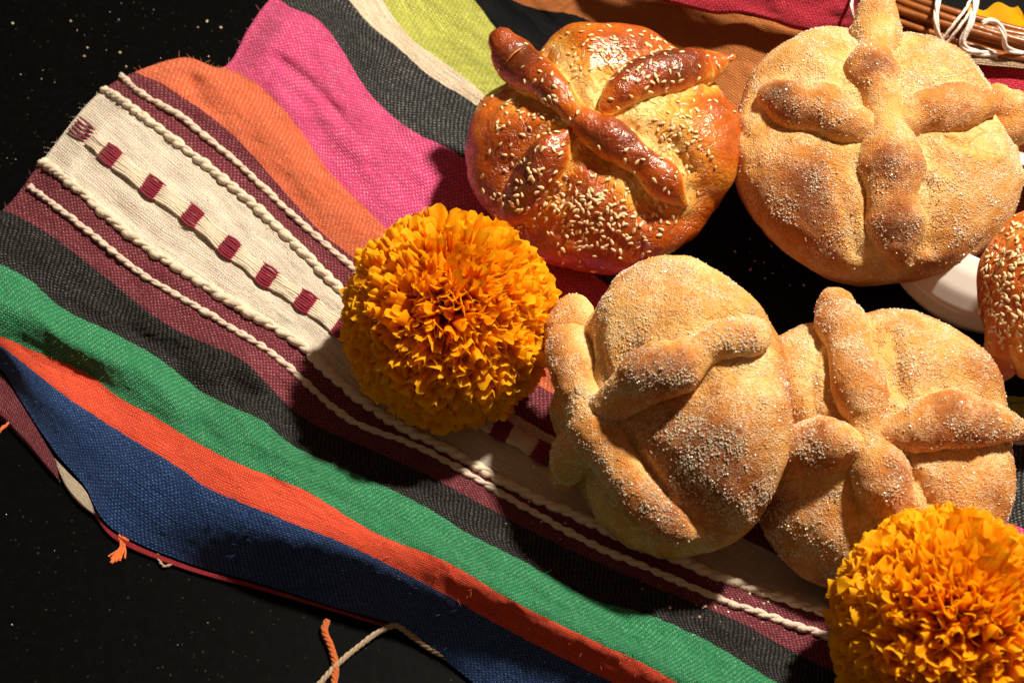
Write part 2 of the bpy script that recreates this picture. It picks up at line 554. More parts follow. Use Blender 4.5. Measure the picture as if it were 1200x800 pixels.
CL = {
 'tan': weave_mat('shaded rust weave', (0.44, 0.135, 0.028), (0.62, 0.27, 0.09), 0.5, streak=0.1),  # base lowered so the colour carries the shade at the back
 'navy': weave_mat('black weave', (0.004, 0.004, 0.005), (0.02, 0.02, 0.02), 0.4, sheen=0.0, spec=0.03),
 'lime': weave_mat('lime weave', (0.40, 0.42, 0.05), (0.74, 0.74, 0.38), 0.6),
 'ivory': weave_mat('ivory weave', (0.62, 0.50, 0.36), (0.8, 0.7, 0.56), 0.5, 0.5),
 'charcoal': weave_mat('charcoal weave', (0.016, 0.016, 0.018), (0.30, 0.30, 0.28), 0.62, sheen=0.03, spec=0.08),
 'pink': weave_mat('pink weave', (0.62, 0.036, 0.175), (0.92, 0.41, 0.51), 0.62),
 'orange': weave_mat('orange weave', (0.66, 0.110, 0.035), (0.92, 0.46, 0.28), 0.6),
 'burgundy': weave_mat('burgundy weave', (0.125, 0.008, 0.022), (0.62, 0.29, 0.28), 0.5, sheen=0.06),
 'cream': weave_mat('cream weave', (0.66, 0.575, 0.465), (0.84, 0.78, 0.69), 0.5, 0.35),
 'black': weave_mat('black flecked weave', (0.006, 0.006, 0.007), (0.24, 0.22, 0.20), 0.5, sheen=0.02, spec=0.06),
 'green': weave_mat('green weave', (0.006, 0.19, 0.07), (0.30, 0.62, 0.38), 0.5),
 'vermilion': weave_mat('vermilion weave', (0.70, 0.060, 0.020), (0.95, 0.32, 0.18), 0.3, 0.6),
 'blue': weave_mat('blue weave', (0.006, 0.032, 0.135), (0.14, 0.30, 0.66), 0.55, 0.8, rough=0.5),
}
US = 2.6
ULEN = 1480
us = np.arange(0, ULEN, US)
def run_curve(c):
    P = catmull(c, 14)
    d = P[-1] - P[-4]
    P = np.concatenate([P, P[-1:] + d / np.linalg.norm(d[:2]) * 900 * np.array([1, 1, 0])])
    L = np.concatenate([[0], np.cumsum(np.linalg.norm(np.diff(P[:, :2], axis=0), axis=1))])
    return np.stack([np.interp(us, L, P[:, k]) for k in range(3)], 1)
CV = np.stack([run_curve(c) for c in EDGES])                # K, U, 3
# smooth each stripe edge a little so the weft does not kink
kern = np.ones(9) / 9
for k in range(CV.shape[0]):
    for d in range(3):
        s = CV[k, :, d]
        p = np.concatenate([2 * s[0] - s[4:0:-1], s, 2 * s[-1] - s[-2:-6:-1]])
        CV[k, :, d] = np.convolve(p, kern, 'valid')
K = CV.shape[0]
for k in range(1, K - 1):
    q = np.stack([us / 7, us * 0 + k * 5.7, us * 0], 1)
    CV[k, :, 1] += 0.75 * vnoise(q, 3) + 0.35 * vnoise(q * 2.6, 8)
near = slice(40, 200)
gap = np.linalg.norm(np.diff(CV[:, near, :2], axis=0), axis=2).mean(1)
TK = np.concatenate([[0], np.cumsum(gap)])
MK = np.gradient(CV, TK, axis=0)
BUMPS = [  # px, py, sigma along, sigma across, direction deg, mm
 (226, 96, 16, 11, 30, -3.0), (345, 84, 34, 7, 40, -2.2), (392, 128, 30, 6, 48, -2.0), (330, 115, 26, 7, 45, 1.5), (420, 175, 40, 8, 42, 1.2),
 (100, 188, 12, 20, 45, -1.8), (75, 168, 10, 22, 45, 1.5), (150, 255, 40, 7, 38, -1.5), (215, 250, 60, 8, 38, 1.2),
 (300, 442, 34, 20, 35, 6.5), (225, 455, 30, 16, 30, -4.5), (330, 455, 20, 18, 40, -2.5), (240, 500, 22, 12, 30, -2.5), (170, 400, 40, 10, 32, -1.5),
 (320, 525, 30, 12, 32, 2.0), (395, 585, 24, 10, 30, -1.5), (120, 365, 40, 9, 36, 1.5), (505, 560, 26, 12, 30, 1.5), (440, 535, 26, 12, 30, -1.5),
 (480, 600, 30, 12, 30, 1.5), (560, 655, 20, 10, 30, -1.2), (640, 690, 30, 12, 30, 1.4), (860, 740, 30, 14, 30, 1.6), (740, 690, 25, 12, 30, -2.0), (800, 750, 24, 10, 30, -1.5),
 (180, 530, 40, 14, 35, 2.0), (120, 540, 20, 30, 60, 1.5), (245, 95, 30, 10, 45, 1.5), (300, 40, 20, 12, 120, -1.0), (460, 210, 50, 9, 42, -1.2),
]
def cloth_relief(px, py):
    z = np.zeros(px.shape)
    for bx, by, sl, sw, ang, a in BUMPS:
        c, s = math.cos(math.radians(ang)), math.sin(math.radians(ang))
        dx, dy = px - bx, py - by
        z += a * np.exp(-((dx * c + dy * s) / sl) ** 2 - ((-dx * s + dy * c) / sw) ** 2)
    Q = np.stack([px.ravel() * 0.8 + py.ravel() * 0.6, (-px.ravel() * 0.6 + py.ravel() * 0.8) * 2.2, np.zeros(px.size)], 1)
    z += 1.1 * fbm(Q / 120, 3, 5).reshape(px.shape) + 0.6 * fbm(Q / 26, 3, 9).reshape(px.shape)
    return z
def stripe_rows(k, t):
    h = TK[k + 1] - TK[k]
    t = np.asarray(t)[:, None, None]
    return (2*t**3-3*t**2+1)*CV[k] + (t**3-2*t**2+t)*h*MK[k] + (-2*t**3+3*t**2)*CV[k+1] + (t**3-t**2)*h*MK[k+1]
EDGE_LIFT = 0.35 + 0.65 * sstep(0, 34, us)
def cloth_pts(C, lift=0.0, calm=1.0):
    """picture-plane stripe coordinates to points on the cloth (metres)"""
    fade = sstep(0, 30, us) if C.shape[-2] == len(us) else 1.0
    el = EDGE_LIFT if C.shape[-2] == len(us) else 1.0
    z = C[..., 2] * el + cloth_relief(C[..., 0], C[..., 1]) * fade * calm + lift
    return at(C[..., 0], C[..., 1], np.maximum(z, 0.6) * MM)

serape = thing('striped_cloth', at(300, 330, 0), 'folded rainbow striped woven cloth with fringe threads lying under the breads', 'cloth')
k = 0
STRIPE_GRIDS = []
PITCH = 2.75
while k < K - 1:
    k2 = k + 1
    while k2 < K - 1 and STRIPES[k2] is None:
        k2 += 1
    rows, vv = [], []
    for j in range(k, k2):
        n = max(3, int(round((TK[j + 1] - TK[j]) / 2.6)))
        t = np.linspace(0, 1, n + 1)
        if j < k2 - 1:
            t = t[:-1]
        rows.append(stripe_rows(j, t))
        vv.append(TK[j] + t * (TK[j + 1] - TK[j]))
    C = np.concatenate(rows)
    vv = np.concatenate(vv)
    vn = (vv - vv[0]) / (vv[-1] - vv[0])
    calm = 0.22 + 0 * vn if k2 == K - 1 else (1 - 0.78 * sstep(0, 0.9, vn) if k2 == K - 2 else 1 + 0 * vn)
    P = cloth_pts(C, 0.0, calm[:, None])
    # turn the left edge under so that the cloth has a rolled border
    inn = unit(P[:, 3] - P[:, 0])
    e1 = P[:, 0] - inn * 0.0004
    e1[:, 2] = P[:, 0][:, 2] * 0.6
    e2 = P[:, 0] + inn * 0.002
    e2[:, 2] = 0.0005
    P = np.concatenate([e2[:, None], e1[:, None], P], 1)
    ue = np.concatenate([[-2 * US, -US], us])
    UV = np.stack(np.broadcast_arrays(ue[None, :] / PITCH, vv[:, None] / PITCH), -1)
    name, lab = STRIPES[k]
    o = obj('stripe', P.reshape(-1, 3), grid_faces(P.shape[0], P.shape[1])[:, ::-1], CL[name], serape, uv=UV.reshape(-1, 2))
    tag(o, lab)
    STRIPE_GRIDS.append((o, name, P))
    k = k2

# loose fibres that stand off the weave, each in a paler tone of its stripe
FUZZ = {'pink': (0.75, 0.25, 0.36), 'orange': (0.8, 0.28, 0.14), 'burgundy': (0.36, 0.12, 0.13), 'cream': (0.8, 0.72, 0.6), 'black': (0.10, 0.09, 0.085), 'green': (0.08, 0.38, 0.19),
        'vermilion': (0.8, 0.2, 0.09), 'blue': (0.06, 0.12, 0.3), 'charcoal': (0.16, 0.16, 0.15), 'lime': (0.6, 0.62, 0.2), 'ivory': (0.75, 0.65, 0.5)}
FZM = {k_: plain(k_ + ' fibre', c_, 0.8, 0.2) for k_, c_ in FUZZ.items()}
def add_fuzz(o, key, G, n):
    nv, nu = G.shape[:2]
    fr = random.Random(nv * 31 + n)
    parts = []
    for _ in range(n):
        a = fr.randrange(1, nv - 1)
        b = 2 + int((fr.random() ** 1.2) * 420) if fr.random() > 0.06 else fr.randrange(0, 7)
        p = G[a, min(b, nu - 2)]
        d = unit(np.array([fr.gauss(0, 1), fr.gauss(0, 1), abs(fr.gauss(0, 0.45))]))
        q = unit(np.array([fr.gauss(0, 1), fr.gauss(0, 1), fr.gauss(0, 0.5)]))
        L = fr.uniform(0.8, 3.2) * MM
        t_ = np.linspace(0, 1, 4)[:, None]
        parts.append(tube(p + d * L * t_ + q * L * 0.45 * t_ ** 2 + np.array([0, 0, 0.0002]), np.array([0.075, 0.07, 0.06, 0.03]) * MM, 3, cap=False))
    V, F = join(parts)
    tag(obj('fuzz', V, F, FZM[key], o), kind='stuff')
for o, key, G in STRIPE_GRIDS:
    if key in FUZZ:
        add_fuzz(o, key, G, {'pink': 900, 'black': 700, 'green': 900, 'blue': 250, 'vermilion': 120, 'cream': 700, 'orange': 600, 'lime': 250, 'ivory': 200}.get(key, 450))

# surface lookup used to lay cords and blocks on the cloth
ALLC = np.concatenate([stripe_rows(j, np.linspace(0, 1, 8)[:-1]) for j in range(K - 1)])
ALLP = cloth_pts(ALLC)
ALLPX = ALLC[..., :2].reshape(-1, 2)
ALLZ = ALLP[..., 2].ravel()
def cloth_z(px, py):
    px, py = np.atleast_1d(px), np.atleast_1d(py)
    out = np.zeros(len(px))
    for i in range(len(px)):
        d = (ALLPX[:, 0] - px[i]) ** 2 + (ALLPX[:, 1] - py[i]) ** 2
        w = 1 / (np.partition(d, 6)[:6] + 1.0)
        ii = np.argpartition(d, 6)[:6]
        w = 1 / (d[ii] + 1.0)
        out[i] = (ALLZ[ii] * w).sum() / w.sum()
    return out
def on_cloth(pts, step=2.0, lift=0.0):
    P = resample(catmull([(x, y, 0) for x, y in pts], 10), step, 2)
    z = cloth_z(P[:, 0], P[:, 1])
    kk = np.ones(5) / 5
    zp = np.concatenate([z[:1]] * 2 + [z] + [z[-1:]] * 2)
    z = np.convolve(zp, kk, 'valid')
    return at(P[:, 0], P[:, 1], z + lift)

def rope(path, strands, strand_r, helix_r, pitch, flat=0.75, sides=7, wob=0.08, seed=0):
    T, N, B = frames(path)
    L = np.concatenate([[0], np.cumsum(np.linalg.norm(np.diff(path, axis=0), axis=1))])
    parts = []
    ph = 2 * np.pi * L / pitch + 0.5 * vnoise(np.stack([L * 60, L * 0, L * 0], 1), seed)
    for s in range(strands):
        a = ph + 2 * np.pi * s / strands
        P = path + B * (np.cos(a) * helix_r)[:, None] + N * (np.sin(a) * helix_r * flat)[:, None]
        r = strand_r * (1 + wob * vnoise(np.stack([L * 300, L * 0 + s * 9, L * 0], 1), seed + s))
        parts.append(tube(P, r, sides))
    return join(parts)

CORDS = [
 ('thin twisted cream cord on the upper burgundy stripe', [(141,88),(168,111),(210,135),(240,159),(270,183),(324,234),(370,276),(415,315),(480,368)], 2, 0.98, 0.62, 11, 'pinkish_yarn'),
 ('thick cream cord along the upper edge of the cream band', [(122,104),(150,123),(180,145),(250,200),(320,260),(370,310),(405,345),(500,420),(560,458)], 2, 1.35, 0.85, 12, 'cream_yarn'),
 ('thick cream cord along the lower edge of the cream band', [(50,190),(91,221),(132,258),(176,292),(220,320),(258,346),(308,375),(352,403),(395,445),(456,490),(522,525),(600,569),(700,615),(815,664),(900,695),(977,720),(1060,750)], 2, 1.4, 0.95, 11.5, 'cream_yarn'),
 ('thin twisted cream cord on the lower burgundy stripe', [(35,219),(71,246),(110,276),(165,320),(220,353),(275,386),(319,414),(352,442),(412,492),(495,525),(600,585),(690,635),(769,669),(860,707),(983,749),(1080,785)], 2, 0.95, 0.62, 10.5, 'pinkish_yarn'),
]
for i, (lab, pts, ns, sr, hr, pit, mt) in enumerate(CORDS):
    V, F = rope(on_cloth(pts, 2.0, 0.0006), ns, sr * MM, hr * MM, pit * MM, 0.55, 9, 0.42, seed=i * 5)
    tag(obj('cord', V, F, M[mt], serape), lab)

# embroidered blocks and the bound cream threads between them
BL = [(98,153),(130,182),(178,219),(226,253),(269,290),(312,323),(358,353),(402,386),(446,418),(490,449),(540,480),(588,503),(636,530)]
def bundle(p0, p1, half_w, n, r, pinch, lift, seed):
    d = np.array(p1, float) - np.array(p0, float)
    nrm = np.array([-d[1], d[0]]) / np.linalg.norm(d)
    parts = []
    for s in range(n):
        q = (s + 0.5) / n * 2 - 1
        t = np.linspace(0, 1, 9)
        w = half_w * (1 - pinch * np.sin(np.pi * t) ** 2)
        jit = 1.2 * vnoise(np.stack([t * 2, t * 0 + s * 3.3, t * 0 + seed], 1), 3)
        px = p0[0] + d[0] * t + nrm[0] * (q * w + jit * 0.5)
        py = p0[1] + d[1] * t + nrm[1] * (q * w + jit * 0.5)
        z = cloth_z(px, py).mean() * 0.4 + cloth_z(px, py) * 0.6
        arch = np.sin(np.pi * np.clip(t, 0.02, 0.98)) ** 0.4 * lift * (1 - 0.45 * q * q)
        parts.append(tube(at(px, py, z + arch * MM + 0.0001), r * MM, 6))
    return join(parts)
for i in range(len(BL)):
    c = np.array(BL[i], float)
    nx = np.array(BL[i + 1], float) if i + 1 < len(BL) else c + (c - np.array(BL[i - 1], float))
    pv = np.array(BL[i - 1], float) if i else c - (nx - c)
    d = (nx - pv) / np.linalg.norm(nx - pv)
    hl = 11.5 if i else 14
    V, F = bundle(c - d * hl, c + d * hl, 11.5, 8 if i else 5, 0.60 if i else 0.5, -0.12, 1.7, i)
    o = obj('embroidered_block', V, F, M['burgundy_yarn'], serape)
    if i == 0:
        tag(o, 'sparse burgundy block nearest the cloth edge')
    if i + 1 < len(BL):
        V, F = bundle(c + d * hl * 0.9, nx - (nx - c) / np.linalg.norm(nx - c) * 10.5, 10.5, 7, 0.72, 0.22, 1.9, 50 + i)
        obj('bound_threads', V, F, M['cream_yarn'], serape)

# hem under the front edge, layers of the fold that peep out, loose tuft
def strip(top, bot, mat, name, z, label=None, n=5):
    A = resample(catmull([(x, y, 0) for x, y in top], 12), n=90, dims=2)
    B = resample(catmull([(x, y, 0) for x, y in bot], 12), n=90, dims=2)
    t = np.linspace(0, 1, n)[:, None, None]
    C = A * (1 - t) + B * t
    zz = np.linspace(z[0], z[1], n)[:, None] * MM + 0.0004 * fbm(C.reshape(-1, 3) / 25, 2, 3).reshape(n, -1)
    P = at(C[..., 0], C[..., 1], np.maximum(zz, 0.0004))
    low = P[-1].copy()
    low[:, 2] = 0.0002
    low[:, 1] += 0.002
    P = np.concatenate([P, low[None]])
    UV = np.stack(np.broadcast_arrays(np.arange(90)[None, :] * 1.2, np.arange(n + 1)[:, None] * 2.0), -1)
    o = obj(name, P.reshape(-1, 3), grid_faces(n + 1, 90)[:, ::-1], mat, serape, uv=UV.reshape(-1, 2))
    return tag(o, label)
strip([(-40,415),(0,436),(22,468),(45,505),(66,540)], [(-40,470),(0,492),(25,515),(52,545),(70,565)], CL['burgundy'], 'under_fold', (2.4, 1.2), 'dark burgundy layer showing under the blue stripe')
strip([(62,534),(80,553),(100,574),(112,600)], [(66,545),(78,572),(95,592),(116,606)], CL['ivory'], 'under_fold', (2.3, 1.5), 'cream layer showing under the blue stripe')
strip([(96,566),(108,596),(131,622),(218,661),(306,686),(396,714),(462,735)], [(99,583),(112,606),(133,631),(217,667),(305,691),(395,717),(460,737)], weave_mat('red hem weave', (0.42, 0.02, 0.035), (0.6, 0.1, 0.1), 0.3), 'hem', (1.9, 1.0), 'thin red hem under the blue stripe')
parts = []
for s in range(14):
    a = random.uniform(-0.5, 0.6)
    pts = np.array([(145 + random.uniform(-6, 8), 628 + random.uniform(-2, 3), 0), (143 + 6 * a, 642, 0), (136 + 18 * a, 656 + random.uniform(-6, 4), 0)])
    q = catmull(pts, 6)
    parts.append(tube(at(q[:, 0], q[:, 1], np.linspace(1.6, 0.6, len(q)) * MM), 0.5 * MM, 5))
V, F = join(parts)
tag(obj('thread_tuft', V, F, M['orange_yarn'], serape), 'frayed red orange tuft at the front corner')

def yarn(name, pts, r, mat, parent=None, label=None, cat=None, ply=2, group=None, pit=7):
    P = resample(catmull(pts, 12), 1.6, 2)
    Q = at(P[:, 0], P[:, 1], P[:, 2] * MM)
    V, F = rope(Q, ply, r * 0.62 * MM, r * 0.5 * MM, r * pit * MM, 1.0, 6, 0.15, int(pts[0][0]))
    o = obj(name, V, F, mat, parent, None if parent else Q[0] * np.array([1, 1, 0]))
    return tag(o, label, cat, group)
yarn('loose_thread', [(372,803,1),(395,778,1.2),(420,757,1.5),(447,738,2),(464,732,2.4),(480,742,2),(500,757,1.6),(520,768,1.4),(540,780,1.2),(562,802,1)], 1.1, M['beige_yarn'], label='long beige thread lying on the black table below the blue stripe', cat='thread', ply=3)
yarn('loose_thread', [(383,727,1.2),(380,738,1.2),(388,758,1),(393,780,1),(391,803,1)], 1.3, yarn_mat('shaded orange yarn', (0.5, 0.11, 0.02)), label='short thick orange thread crossing the beige thread', cat='thread', ply=4)  # orange yarn with the shadow it lies in put into its colour
yarn('loose_thread', [(-6,510,0.8),(2,502,0.9),(10,496,1)], 0.8, M['orange_yarn'], label='tiny orange thread end at the far left of the table', cat='thread')
yarn('loose_thread', [(185,648,0.8),(187,657,0.9),(193,663,1),(200,661,0.8)], 0.6, M['beige_yarn'], label='small curled beige thread beside the red hem', cat='thread')

# ------------------------------------------------------------------ bread
def ico(sub):
    bm = bmesh.new()
    bmesh.ops.create_icosphere(bm, subdivisions=sub, radius=1)
    V = np.array([v.co[:] for v in bm.verts])
    F = np.array([[v.index for v in f.verts] for f in bm.faces])
    bm.free()
    return V, F
ICO_V, ICO_F = ico(6)
ICO5_V, ICO5_F = ico(5)

def vnormals(V, F):
    fn = np.cross(V[F[:, 1]] - V[F[:, 0]], V[F[:, 2]] - V[F[:, 0]])
    N = np.zeros_like(V)
    for k in range(3):
        np.add.at(N, F[:, k], fn)
    return unit(N)

def tris(F):
    out = []
    for f in (F if isinstance(F, list) else [F]):
        f = np.asarray(f)
        if f.shape[1] == 4:
            out += [f[:, [0, 1, 2]], f[:, [0, 2, 3]]]
        else:
            out.append(f)
    return np.concatenate(out)

def box_unit():
    V = np.array([[x, y, z] for x in (-1, 1) for y in (-1, 1) for z in (-1, 1)], float)
    F = np.array([[0, 1, 3, 2], [4, 6, 7, 5], [0, 4, 5, 1], [2, 3, 7, 6], [0, 2, 6, 4], [1, 5, 7, 3]])
    return V, F
BOXV, BOXF = box_unit()
def grains(P, N, smin, smax):
    n = len(P)
    q = RNG.normal(size=(n, 4))
    q /= np.linalg.norm(q, axis=1, keepdims=True)
    w, x, y, z = q.T
    R = np.stack([np.stack([1-2*(y*y+z*z), 2*(x*y-w*z), 2*(x*z+w*y)], -1), np.stack([2*(x*y+w*z), 1-2*(x*x+z*z), 2*(y*z-w*x)], -1), np.stack([2*(x*z-w*y), 2*(y*z+w*x), 1-2*(x*x+y*y)], -1)], 1)
    S = RNG.uniform(smin, smax, (n, 1, 1)) * RNG.uniform(0.7, 1.3, (n, 1, 3)) * 0.5
    V = np.einsum('nij,nkj->nki', R, BOXV[None] * S) + (P + N * S[:, 0, :1] * 0.35)[:, None]
    F = BOXF[None] + (np.arange(n) * 8)[:, None, None]
    return V.reshape(-1, 3), [F.reshape(-1, 4)]

def surface_samples(V, T, n):
    A = np.linalg.norm(np.cross(V[T[:, 1]] - V[T[:, 0]], V[T[:, 2]] - V[T[:, 0]]), axis=1)
    i = RNG.choice(len(T), n, p=A / A.sum())
    r1, r2 = np.sqrt(RNG.random(n)), RNG.random(n)
    a, b, c = 1 - r1, r1 * (1 - r2), r1 * r2
    P = V[T[i, 0]] * a[:, None] + V[T[i, 1]] * b[:, None] + V[T[i, 2]] * c[:, None]
    N = unit(np.cross(V[T[i, 1]] - V[T[i, 0]], V[T[i, 2]] - V[T[i, 0]]))
    return P, N, i, (a, b, c)

def gap_to(P, S, R):
    out = np.full(len(P), 1.0)
    for k in range(0, len(P), 6000):
        d = np.linalg.norm(P[k:k + 6000, None] - S[None], axis=2) - R[None]
        out[k:k + 6000] = d.min(1)
    return out

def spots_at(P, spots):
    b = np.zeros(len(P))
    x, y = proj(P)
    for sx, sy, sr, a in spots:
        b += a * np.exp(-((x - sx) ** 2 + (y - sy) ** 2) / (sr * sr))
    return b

def make_bread(label, c, radii, n, spin, bones, mat, seed, base_bake=0.42, spots=(), sugar=0, sugar_label=None, lump=0.065, groove=2.6, crease_pale=0.3, sides_bake=0.2, group='breads', bottom=0.72, res=6, square=2.0, sink=-0.22, bone_bake=0.1, puff=3.0, bone_flank=0.3, fat=1.1, knob=1.35, folds=()):
    n = unit(n)
    C = at(c[0], c[1], c[2] * MM)
    a = math.radians(spin)
    x = np.array([math.cos(a), math.sin(a), 0])
    x = unit(x - n * (x @ n))
    y = np.cross(n, x)
    UV_, UF = (ICO_V, ICO_F) if res == 6 else (ICO5_V, ICO5_F)
    U = UV_.copy()
    sc = np.array([radii[0], radii[1], radii[2]]) * MM
    p = square
    k = (np.abs(U) ** p).sum(1) ** (-1 / p)
    k2 = 0.5 + 0.5 * k
    S = U * k2[:, None]
    S[:, 2] = np.where(S[:, 2] < 0, S[:, 2] * bottom, S[:, 2])
    R = 1 + lump * fbm(U * 1.3 + seed * 3.1, 3, seed) + 0.012 * fbm(U * 6 + seed, 2, seed + 4)
    L = S * sc * R[:, None]
    P = C + L[:, :1] * x + L[:, 1:2] * y + L[:, 2:] * n
    N = vnormals(P, UF)
    bvh = BVHTree.FromPolygons([Vector(v) for v in P], [tuple(f) for f in UF.tolist()])
    tubes, SS, SR = [], [], []
    for bp in bones:
        q = resample(catmull(bp, 10), 2.2, 2)
        q[:, 2] = np.maximum(q[:, 2].mean() + knob * (q[:, 2] - q[:, 2].mean()), 1.6)
        pts, last = [], None
        depth = None
        hits = []
        for px, py, r in q:
            d = ray(px, py)
            h = bvh.ray_cast(Vector(CAM), Vector(d))
            hits.append(None if h[0] is None else h)
        ok = [i for i, h in enumerate(hits) if h is not None]
        for i, (px, py, r) in enumerate(q):
            d = ray(px, py)
            if hits[i] is not None:
                nn = np.array(hits[i][1][:])
                dep = hits[i][3]
                if nn @ d > -0.25:      # grazing: follow the depth of a steadier neighbour
                    nn = unit(nn - d * 0.4)
            else:
                j = min(ok, key=lambda t: abs(t - i))
                dep = hits[j][3] + 0.0002 * abs(j - i)
                nn = np.array(hits[j][1][:]) * 0.3
            pts.append(CAM + d * dep + nn * r * MM * sink)
        pts = np.array(pts)
        for _ in range(14):
            pts[1:-1] = pts[1:-1] * 0.5 + (pts[:-2] + pts[2:]) * 0.25
        pts = pts + unit(np.gradient(pts, axis=0)) * 0
        tubes.append((pts, q[:, 2] * MM))
        SS.append(pts)
        SR.append(q[:, 2] * MM)
    if tubes:
        S_, R_ = np.concatenate(SS), np.concatenate(SR)
        gp = gap_to(P, S_, R_)
        up = sstep(-0.2, 0.25, (P - C) @ n / sc[2])
        gvar = np.clip(0.5 + 1.1 * fbm(P / 0.016, 2, seed + 70), 0, 1.3)
        P = P - N * ((groove * gvar - 0.9 * (1 - np.clip(gvar, 0, 1))) * MM * np.exp(-(gp / 0.0032) ** 2) * up)[:, None] + N * (puff * MM * sstep(0.002, 0.018, gp) * up)[:, None]
    else:
        gp = np.full(len(P), 0.05)
    for fo in folds:
        hp = []
        for px, py in resample(catmull([(a_, b_, 0) for a_, b_ in fo], 8), 3, 2)[:, :2]:
            h = bvh.ray_cast(Vector(CAM), Vector(ray(px, py)))
            if h[0] is not None:
                hp.append(h[0][:])
        if len(hp) > 1:
            gf = gap_to(P, np.array(hp), np.linspace(0.0004, 0.0004, len(hp)))
            P = P - N * (1.5 * MM * np.exp(-(gf / 0.0016) ** 2) - 0.7 * MM * np.exp(-((gf - 0.0042) / 0.0026) ** 2))[:, None]
            gp = np.minimum(gp, gf + 0.0025)
    hgt = (P - C) @ n / sc[2]
    root = thing('sweet_bread', C * np.array([1, 1, 0]), label, 'bread', group)
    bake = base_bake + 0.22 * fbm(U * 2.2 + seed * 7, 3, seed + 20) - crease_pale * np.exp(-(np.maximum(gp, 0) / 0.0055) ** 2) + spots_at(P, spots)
    bake += sides_bake * np.exp(-((hgt + 0.15) / 0.28) ** 2)
    bo = obj('crust', P, UF, mat, root, attrs={'crease': np.exp(-(np.maximum(gp, 0) / 0.010) ** 2) * 0.9 + 0.15, 'bake': np.clip(bake, 0, 1), 'dust': sstep(-0.3, 0.3, hgt) * (1 - 0.7 * np.exp(-(np.maximum(gp, 0) / 0.003) ** 2))})
    allV, allT, off = [P], [UF], len(P)
    for i, (pts, rr) in enumerate(tubes):
        V, F = tube(pts, rr * fat, 26, ref=n, flat=0.92)
        T = tris(F)
        Nn = vnormals(V, T)
        V = V + Nn * (1.15 * MM * fbm(V / 0.012 + i * 5, 3, seed + 40) + 0.30 * MM * fbm(V / 0.0035, 2, seed + 41))[:, None]
        top = Nn @ n
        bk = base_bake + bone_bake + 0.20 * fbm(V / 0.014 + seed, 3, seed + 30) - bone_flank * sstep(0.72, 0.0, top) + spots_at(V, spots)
        rmax = np.interp(np.arange(len(V)) / len(V), np.linspace(0, 1, len(rr)), rr)
        bk += 0.28 * (rmax - rr.mean()) / rr.mean()
        obj('dough_bone', V, F, mat, root, attrs={'crease': np.full(len(V), 0.25), 'bake': np.clip(bk, 0, 1), 'dust': sstep(-0.2, 0.5, top)})
        allV.append(V)
        allT.append(T + off)
        off += len(V)
    V, T = np.concatenate(allV), np.concatenate(allT)
    if sugar:
        gP, gN, gi, _ = surface_samples(V, T, int(sugar * 2.6))
        h = (gP - C) @ n / sc[2]
        dens = sstep(-0.35, 0.25, h + 0.25 * fbm(gP / 0.02, 2, seed)) * (0.06 + 0.85 * sstep(-0.2, 0.6, fbm(gP / 0.009, 4, seed + 60)) ** 1.5)
        dens *= sstep(-0.3, 0.35, gN @ unit(n + np.array([0, 0, 0.6])))
        gg = gap_to(gP, S_, R_) if tubes else np.full(len(gP), .05)
        dens *= 1 - 0.6 * np.exp(-(np.maximum(gg, 0) / 0.002) ** 2) * (gi < len(UF))
        keep = RNG.random(len(gP)) < dens
        GV, GF = grains(gP[keep], gN[keep], 0.15 * MM, 0.50 * MM)
        tag(obj('sugar_coating', GV, GF, M['sugar'], root, smooth=False), kind='stuff')
    return root, V, T, C, n

VIEW = -FWD
bread_a = make_bread('broad sugared round bread at the upper right with an upright knobbed dough bone', (1023, 181, 44), (58.5, 57, 28), (0.03, -0.22, 0.97), -6,
    [[(1026,16,7.8),(1028,38,8.8),(1025,56,6.6),(1020,78,9.5),(1034,112,7.5),(1042,150,8),(1045,192,10.8),(1047,232,8.5),(1050,260,10.0),(1052,282,8.5),(1053,302,5.5)],
     [(908,112,7),(928,120,9.6),(960,126,9.2),(990,138,8.6),(1022,150,6.5)],
     [(1062,142,6.5),(1092,128,8.6),(1128,122,8.6),(1152,120,6.5)],
     [(1172,112,5.5),(1182,126,7.5),(1186,148,7)]],
    M['sugar_crust'], 1, 0.44, [(910,110,16,.45),(925,135,22,.25),(1022,72,18,.28),(1043,190,22,.25),(1050,265,24,.28),(935,215,45,.22),(970,250,40,.15),(1130,300,60,.12),(1045,130,30,-.2)], 36000, bottom=0.92, square=2.35, lump=0.035, sink=-0.28, folds=[[(972,205),(988,240),(1000,272),(1004,295)],[(1088,215),(1092,250),(1090,290)],[(868,150),(885,175),(890,200)],[(1110,165),(1130,175),(1160,178)]], sides_bake=0.22, fat=1.22, bone_bake=0.04)
